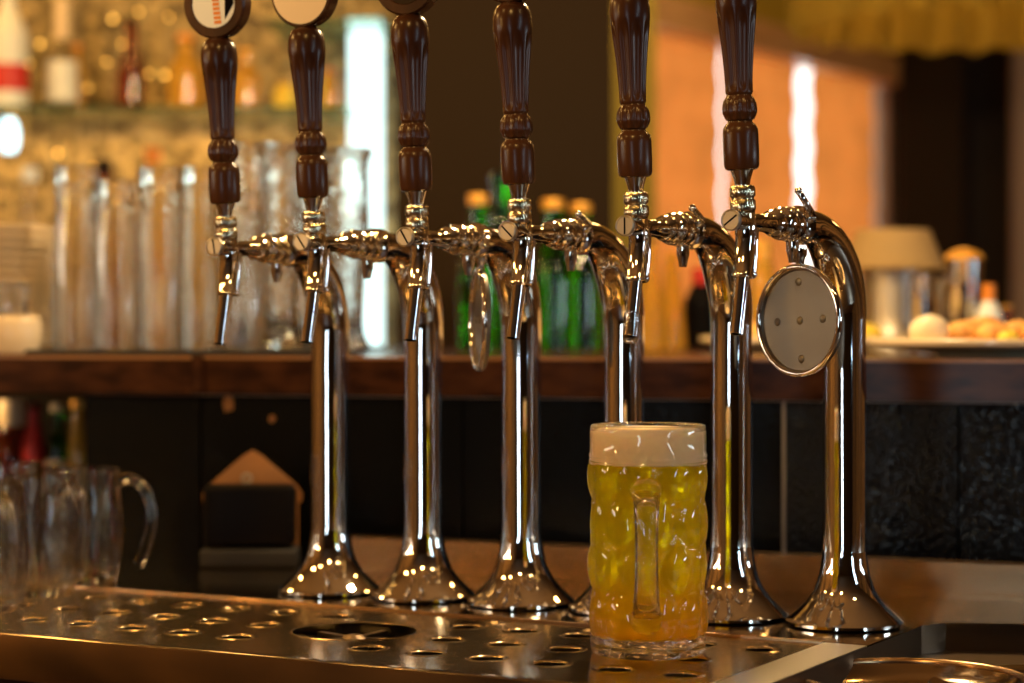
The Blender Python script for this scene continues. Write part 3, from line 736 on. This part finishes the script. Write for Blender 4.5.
upturned('slightly shorter upturned beer glass, second from the plate stack', at(115, 2.70, ZM), 0.212, 0.0250, 0.0290)
upturned('tall upturned beer glass, third from the plate stack', at(160, 2.74, ZM), 0.230, 0.0285, 0.0310)
upturned('tall upturned beer glass just left of the first tap spout', at(199, 2.78, ZM), 0.234, 0.0245, 0.0290)
upturned('upturned beer glass right of the first tap spout, last of the front row', at(242, 2.72, ZM), 0.200, 0.0265, 0.0300)
def flared(label, loc, h):
    out = sprof([(0.0, 0.0), (0.028, 0.0), (0.030, 0.004), (0.026, 0.012), (0.022, 0.030), (0.024, 0.090), (0.030, 0.150), (0.0285, h-0.050), (0.029, h-0.020), (0.035, h-0.002), (0.0345, h)], 4)
    inn = sprof([(0.0325, h-0.002), (0.027, h-0.020), (0.0265, h-0.050), (0.028, 0.150), (0.021, 0.090), (0.017, 0.030), (0.0, 0.022)], 4)
    return tag(obj('pilsner_glass', L(out+inn, 40), M['glass_cut'], loc=loc), label, 'glass', 'flared beer glasses beside the light tube')
flared('flared beer glass behind the second tap handle, right beside the light tube', at(347, 2.84, ZM), 0.262)
flared('flared beer glass directly behind the second tap handle', at(308, 2.92, LT+0.0005), 0.272)
flared('flared beer glass left of the second tap handle', at(281, 2.84, ZM), 0.268)
flared('flared beer glass just right of the first tap handle', at(249, 2.92, LT+0.0005), 0.282)
# plate stack at the left edge
pp = [(0.0, 0.0), (0.060, 0.0), (0.062, 0.003), (0.095, 0.008), (0.1245, 0.0120), (0.1262, 0.0140), (0.1262, 0.0185), (0.1245, 0.0205), (0.095, 0.0165), (0.060, 0.0085), (0.0, 0.008)]
plate_me = None
ZP = LT+0.0005
pc_ = at(-42, 2.86)
places = ['lowest', 'second lowest', 'third from the bottom', 'fourth from the bottom', 'fifth from the bottom', 'sixth from the bottom', 'seventh from the bottom',
          'seventh from the top', 'sixth from the top', 'fifth from the top', 'fourth from the top', 'third from the top', 'second from the top', 'topmost']
for k in range(14):
    if plate_me is None:
        o = obj('dinner_plate', L(pp, 64), M['ceramic']); plate_me = o.data
    else:
        o = bpy.data.objects.new('dinner_plate', plate_me); C.objects.link(o)
    o.location = (pc_.x+random.uniform(-.003, .003), pc_.y+random.uniform(-.003, .003), ZP+k*0.0112)
    tag(o, 'cream dinner plate at the left edge, %s of its stack' % places[k], 'plate', 'stack of cream plates')
# pot and small cut glass in front of the stack
pt = thing('sugar_pot', 'small round cream ceramic pot in front of the plate stack', 'pot', at(14, 2.66, LT+0.0005))
obj('pot_body', L(sprof([(0, 0), (0.026, 0), (0.031, 0.006), (0.0345, 0.022), (0.0335, 0.040), (0.030, 0.047), (0.027, 0.048)], 4)+[(0.026, 0.046), (0.028, 0.02), (0, 0.006)], 40), M['ceramic'], pt)
tg = obj('tealight_glass', L([(0, 0), (0.016, 0), (0.017, 0.003), (0.022, 0.046), (0.0225, 0.0475), (0.021, 0.047), (0.0155, 0.008), (0, 0.006)], 28), M['glass_cut'], loc=at(12, 2.66, LT+0.0070))
tg.scale = (1.0, 1.0, 1.75)
tag(tg, 'small sparkling cut glass standing in the cream pot at the left edge', 'glass')

# ---------------------------------------------------------------- green bottles
def bottle(name, label, px, Y, zb, ytop, wb, wn, m, capm, group, neck=0.42, labelm=None, lab=(0.15, 0.38), cap_h=0.07, cat='bottle'):
    H = zpx(ytop, Y)-zb; s = Y/F; rb, rn = wb/2*s, wn/2*s
    t = thing(name, label, cat, at(px, Y, zb), 0, group)
    zs = H*(1-neck)
    obj('bottle_body', L(sprof([(0.0, 0.0), (rb*0.9, 0.0), (rb, 0.006), (rb, zs*0.5), (rb, zs*0.88), (rb*0.86, zs), (rn*1.25, zs+H*0.12), (rn, zs+H*0.2), (rn*0.95, H*0.985), (0, H*0.985)], 4), 32), m, t)
    if capm: obj('cap', L([(0, H*(1-cap_h)), (rn*1.12, H*(1-cap_h)), (rn*1.18, H*(1-cap_h*0.5)), (rn*1.10, H), (0, H)], 24), capm, t)
    if labelm:
        o = obj('paper_label', L([(rb*1.02, H*lab[0]), (rb*1.02, H*lab[1])], 32), labelm, t)
    return t
GB = LT+0.0006
bottle('green_bottle', 'green beer bottle with gold foil top left of the fourth tap handle', 478, 3.30, GB, 194, 40, 18, M['green_glass'], M['gold_foil'], 'green bottles behind the taps')
bottle('green_bottle', 'taller green bottle directly behind the fourth tap handle', 500, 3.45, GB, 172, 38, 18, M['green_glass'], M['green_glass'], 'green bottles behind the taps')
bottle('green_bottle', 'green beer bottle with gold foil top just right of the fourth tap handle', 553, 3.30, GB, 199, 38, 20, M['green_glass'], M['gold_foil'], 'green bottles behind the taps')
bottle('green_bottle', 'green beer bottle with gold foil top, rightmost of the green bottles', 581, 3.36, GB, 203, 38, 19, M['green_glass'], M['gold_foil'], 'green bottles behind the taps')
# amber drinks behind tap five
for px, Y, yt, lb in ((651, 3.3, 246, 'tall narrow amber glass vase directly behind the fifth tap spout'), (672, 3.42, 252, 'tall narrow amber glass vase just right of the fifth tap spout')):
    H = zpx(yt, Y)-GB; s = Y/F
    tag(obj('amber_vase', L(sprof([(0, 0), (14*s, 0), (15*s, 0.005), (13*s, H*0.3), (9*s, H*0.65), (6*s, H)], 4)+[(5*s, H), (8*s, H*0.6), (12*s, H*0.25), (0, 0.01)], 32), M['amber_glass'], loc=at(px, Y, GB)), lb, 'vase', 'amber vases behind the fifth tap')
bottle('sauce_bottle', 'dark sauce bottle with a red top behind the fifth tower', 701, 3.45, GB, 268, 34, 16, M['black'], M['red'], None, 0.35, cap_h=0.28)
bottle('sauce_bottle', 'amber sauce bottle between the fifth tower and the right-end spout', 762, 3.3, GB, 240, 30, 18, M['amber_glass'], M['gold_foil'], None, 0.35, cap_h=0.2)
# ---------------------------------------------------------------- plates with food
def food_plate(label, loc, R, group, n):
    t = thing('food_plate', label, 'plate', loc, 0, group)
    s = R/0.1255
    obj('plate', L([(r*s, z*1.0) for r, z in pp], 64), M['ceramic'], t)
    return t
fp = at(1003, 2.50, LT+0.0006); food_plate('large cream plate of food at the right edge of the bar top', fp, 0.155, None, 0)
fp2 = at(795, 2.95, LT+0.0006); food_plate('cream plate with yellow food behind the hanging badge plate', fp2, 0.13, None, 0)
def lump(name, label, cat, c, r, sq, m, group=None):
    bm = bmesh.new(); bmesh.ops.create_icosphere(bm, subdivisions=3, radius=r)
    ph = random.random()*9
    for v in bm.verts:
        v.co *= 1+0.10*math.sin(v.co.x/r*3+ph)*math.cos(v.co.y/r*4+ph); v.co.z *= sq
    z0 = min(v.co.z for v in bm.verts)
    for v in bm.verts: v.co.z -= z0
    return tag(obj(name, bm, m, loc=c), label, cat, group)
zt = fp.z+0.0105
lump('dumpling', 'pale round dumpling at the left of the right-hand food plate', 'food', (at(931, 2.46).x, 2.47, zt), 0.022, 0.85, M['egg'])
for k, (px, Y, r) in enumerate(((965, 2.50, 0.024), (995, 2.47, 0.022), (948, 2.53, 0.018), (1018, 2.53, 0.024), (982, 2.55, 0.026), (1040, 2.49, 0.022))):
    lump('fried_piece', ['fried golden piece beside the pale dumpling', 'fried golden piece near the middle front of the right plate', 'fried golden piece behind the pale dumpling', 'fried golden piece at the back of the right plate by the picture edge', 'highest fried golden piece in the middle of the right plate', 'fried golden piece beyond the right picture edge'][k], 'food', (at(px, Y).x, Y, zt+(0.004 if k == 4 else 0)), r, 0.62, M['foodc'], 'fried pieces on the right plate')
lump('lemon_wedge', 'small yellow lemon wedge on the right part of the food plate', 'food', (at(1008, 2.43).x, 2.43, zt), 0.012, 0.8, M['garnish'])
lump('lettuce_heap', 'yellow salad heap on the plate behind the hanging badge plate', 'food', (at(860, 2.95).x, 2.95, fp2.z+0.006), 0.030, 0.55, M['garnish'])
lump('bread_roll', 'golden bread roll on the plate behind the hanging badge plate', 'food', (at(768, 2.95).x, 2.95, fp2.z+0.010), 0.034, 0.50, M['foodc'])
# ---------------------------------------------------------------- things at the right on the bar top
tl = thing('table_lamp', 'small lamp with beige flared shade on a grey metal body behind the right-end tower', 'lamp', at(893, 3.30, LT+0.0005))
obj('lamp_body', L(sprof([(0, 0), (0.060, 0), (0.062, 0.01), (0.050, 0.03), (0.048, 0.10), (0.046, 0.125), (0.02, 0.13), (0.01, 0.16), (0, 0.16)], 3), 36), M['brushed'], tl)
obj('lamp_shade', L([(0.080, 0.122), (0.056, 0.182), (0.0545, 0.182), (0.0785, 0.122)], 48, closed=True), M['shade'], tl)
lamp('table_lamp_glow', at(893, 3.30, LT+0.145), 0.25, WARM, 0.012)
def steel_cup(name, label, px, Y, w, ytop, m, cat='cup', lid=None):
    H = zpx(ytop, Y)-GB; s = Y/F; r = w/2*s
    t = thing(name, label, cat, at(px, Y, GB))
    obj('cup_body', L([(0, 0), (r*0.86, 0), (r*0.9, 0.004), (r, H*0.9), (r*1.03, H*0.93), (r*0.97, H*0.93), (r*0.84, 0.01), (0, 0.008)], 36), m, t)
    if lid: obj('lid', L(sprof([(0, H*0.90), (r*1.0, H*0.90), (r*0.95, H*0.95), (r*0.5, H*1.0), (0, H*1.02)], 3), 32), lid, t)
    return t
steel_cup('metal_cup', 'shiny metal cup right of the beige lamp', 921, 3.10, 26, 268, M['chrome'])
steel_cup('metal_cup', 'copper coloured metal cup between the shiny cup and the tall shaker', 943, 3.16, 22, 272, M['nickel'])
steel_cup('cocktail_shaker', 'tall steel shaker with amber lid, tallest on the right bar top', 964, 3.05, 38, 250, M['chrome'], 'shaker', M['gold_foil'])
bottle('sauce_bottle', 'small white bottle with an orange top at the right behind the food plate', 989, 3.0, GB, 284, 26, 12, M['white'], M['orange'], None, 0.4, cap_h=0.35)
bottle('sauce_bottle', 'small brown bottle beside the white one, nearest the right picture edge', 1006, 3.1, GB, 305, 20, 11, M['brown_glass'], M['gold_foil'], None, 0.4)
# ---------------------------------------------------------------- back bar: glass shelf, bottles, light tube, mosaic glints
SH = zpx(113, 4.15)
gs = obj('glass_shelf', box(bmesh.new(), -2.0, -0.30, 4.02, 4.33, SH-0.010, SH), M['shelf_glass'], smooth=False); tag(gs, 'long greenish glass shelf with spirit bottles on the gold mosaic wall', 'shelf')
gs2 = obj('lower_shelf', box(bmesh.new(), -2.0, -0.30, 3.98, 4.33, 0.180, 0.20), M['wood_ledge'], smooth=False); tag(gs2, 'lower back bar shelf hidden behind the upturned beer glasses', 'shelf')
gs3 = obj('top_glass_shelf', box(bmesh.new(), -0.46, -0.23, 4.02, 4.33, zpx(28, 4.15)-0.008, zpx(28, 4.15)), M['shelf_glass'], smooth=False); tag(gs3, 'short upper glass shelf over the bright light tube', 'shelf')
Z1 = SH+0.0005; g1 = 'spirit bottles on the glass shelf'
bottle('spirit_bottle', 'white and red spirit bottle at the left picture edge on the glass shelf', 8, 4.10, Z1, -40, 40, 14, M['white'], M['red'], g1, 0.45, M['red'], (0.12, 0.30))
bottle('spirit_bottle', 'clear bottle with pale neck, left of the dark red bottle', 62, 4.15, Z1, 0, 30, 14, M['glass'], M['cream'], g1, 0.5, M['white'], (0.1, 0.45), 0.35)
bottle('spirit_bottle', 'narrow amber bottle touching the right side of the clear bottle', 76, 4.20, Z1, 45, 18, 10, M['amber_glass'], M['orange'], g1, 0.4)
bottle('spirit_bottle', 'dark red-brown bottle with black cap on the glass shelf', 131, 4.15, Z1, 18, 28, 12, M['brown_glass'], M['black'], g1, 0.5)
bottle('spirit_bottle', 'wide amber bottle left of the first tap handle', 186, 4.15, Z1, 35, 38, 16, M['amber_glass'], M['orange'], g1, 0.4)
bottle('spirit_bottle', 'wide yellow bottle just right of the first tap handle', 246, 4.15, Z1, 50, 36, 16, M['amber_glass'], M['gold_foil'], g1, 0.4)
bottle('spirit_bottle', 'round bright yellow bottle left of the second tap handle', 285, 4.10, Z1, 84, 22, 14, M['garnish'], M['gold_foil'], g1, 0.3)
bottle('spirit_bottle', 'orange bottle right of the second tap handle', 330, 4.12, Z1, 70, 22, 12, M['amber_glass'], M['red'], g1, 0.35)
g2 = 'bottles on the lower back shelf'
bottle('spirit_bottle', 'bottle with pale orange top showing above the third upturned glass', 153, 4.10, 0.2005, 148, 34, 14, M['amber_glass'], M['orange'], g2, 0.5, M['cream'])
bottle('spirit_bottle', 'dark bottle behind the gap between the first two upturned glasses', 104, 4.10, 0.2005, 160, 34, 14, M['brown_glass'], M['black'], g2, 0.5)
bottle('spirit_bottle', 'pale bluish bottle above the plate stack', 30, 4.10, 0.2005, 168, 34, 14, M['glass'], M['white'], g2, 0.5, M['white'])
bottle('spirit_bottle', 'amber bottle behind the flared glasses', 262, 4.10, 0.2005, 160, 34, 14, M['amber_glass'], M['red'], g2, 0.5)
# light tube
lt = thing('light_tube', 'bright white vertical fluorescent tube at the end of the back bar', 'light', at(366, 4.2, 0.2005))
zt_ = zpx(24, 4.2)-0.2005
obj('tube', L([(0, 0.02), (0.032, 0.02), (0.033, 0.03), (0.033, zt_-0.02), (0.028, zt_), (0, zt_)], 32), M['tube'], lt)
obj('end_cap', L([(0, 0), (0.043, 0), (0.043, 0.022), (0, 0.022)], 32), M['brushed'], lt)
o = lamp('light_tube_glow', at(366, 4.08, 0.55), 0.8, (0.7, 1.0, 0.95), 0.04)
# glowing beads put in for the glints of light on the mosaic tiles
fl = thing('fairy_lights', 'string of small warm fairy lights hung across the gold mosaic wall', 'string lights', (0, 4.30, 0))
spots = [(29, 64), (54, 120), (139, 12), (113, 19), (169, 17), (12, 140), (35, 181), (149, 74), (165, 75), (107, 62), (92, 168), (58, 153), (122, 44), (182, 62), (40, 44), (88, 88)]
prevp = None; glint_wire = bmesh.new(); srt = sorted(spots)
ws = []
for (px, py) in srt:
    p = at(px, 4.30, zpx(py, 4.30)); p.y = 0.0; ws.append(p)
sweep(glint_wire, [w+Vector((0, 0.012, 0)) for w in smoothpath(ws, 4)], [0.0008]*(len(smoothpath(ws, 4))), 6)
obj('wire', glint_wire, M['black'], fl)
for p in ws:
    bm = bmesh.new(); bmesh.ops.create_uvsphere(bm, u_segments=14, v_segments=8, radius=0.0038*random.uniform(0.75, 1.2)); obj('bulb', bm, M['bulb'], fl, loc=p)
cl = tag(obj('globe_lamp', L(sprof([(0, 0), (0.012, 0.002), (0.018, 0.02), (0.017, 0.045), (0.010, 0.062), (0, 0.064)], 4), 24), M['bulb_white'], loc=at(9, 4.0, SH-0.088)), 'small cool white lamp under the glass shelf at the left picture edge', 'lamp')
# ---------------------------------------------------------------- bottles under the ledge at far left
ub_ = 0.0005
g3 = 'small bottles under the bar top'
bottle('liqueur_bottle', 'cream topped bottle under the bar top at the left picture edge', 12, 3.05, ub_, 400, 26, 24, M['brown_glass'], M['cream'], g3, 0.4, cap_h=0.22)
bottle('liqueur_bottle', 'dark red bottle under the bar top, second from the left edge', 34, 3.05, ub_, 402, 24, 12, M['red'], M['brown_glass'], g3, 0.35)
bottle('liqueur_bottle', 'green labelled bottle under the bar top', 57, 3.05, ub_, 404, 22, 12, M['green_glass'], M['cream'], g3, 0.35, M['cream'], (0.2, 0.5))
bottle('liqueur_bottle', 'cream labelled bottle under the bar top, beside the black panel', 78, 3.05, ub_, 400, 20, 12, M['amber_glass'], M['gold_foil'], g3, 0.35, M['cream'], (0.05, 0.35))
# ---------------------------------------------------------------- fringed pendant lamp at top right
pl_ = thing('pendant_lamp', 'large pendant lamp with gold pleated fringe at the top right', 'lamp', at(965, 4.6, zpx(30, 4.6)))
bm = bmesh.new(); n = 260
top = []; bot = []
for k in range(n):
    a = 2*PI*k/n; r = 0.36+0.012*math.sin(a*40)+0.006*math.sin(a*63)
    zb = 0.006*math.sin(a*23)
    bot.append(bm.verts.new((r*math.cos(a), r*math.sin(a), zb))); top.append(bm.verts.new((r*0.96*math.cos(a), r*0.96*math.sin(a), 0.30)))
for k in range(n): bm.faces.new((bot[k], bot[(k+1) % n], top[(k+1) % n], top[k]))
bmesh.ops.solidify(bm, geom=bm.faces[:], thickness=0.002)
obj('fringe', bm, M['fringe'], pl_)
obj('shade_top', L([(0.345, 0.30), (0.12, 0.42), (0.02, 0.43), (0.02, 0.42), (0.12, 0.41), (0.345, 0.295)], 64, closed=True), M['fringe'], pl_)
obj('cord', L([(0, 0.42), (0.006, 0.42), (0.006, ZC-zpx(52, 4.6)), (0, ZC-zpx(52, 4.6))], 12), M['black'], pl_)
lamp('pendant_glow', at(965, 4.6, zpx(52, 4.6)+0.22), 7, AMB, 0.05)
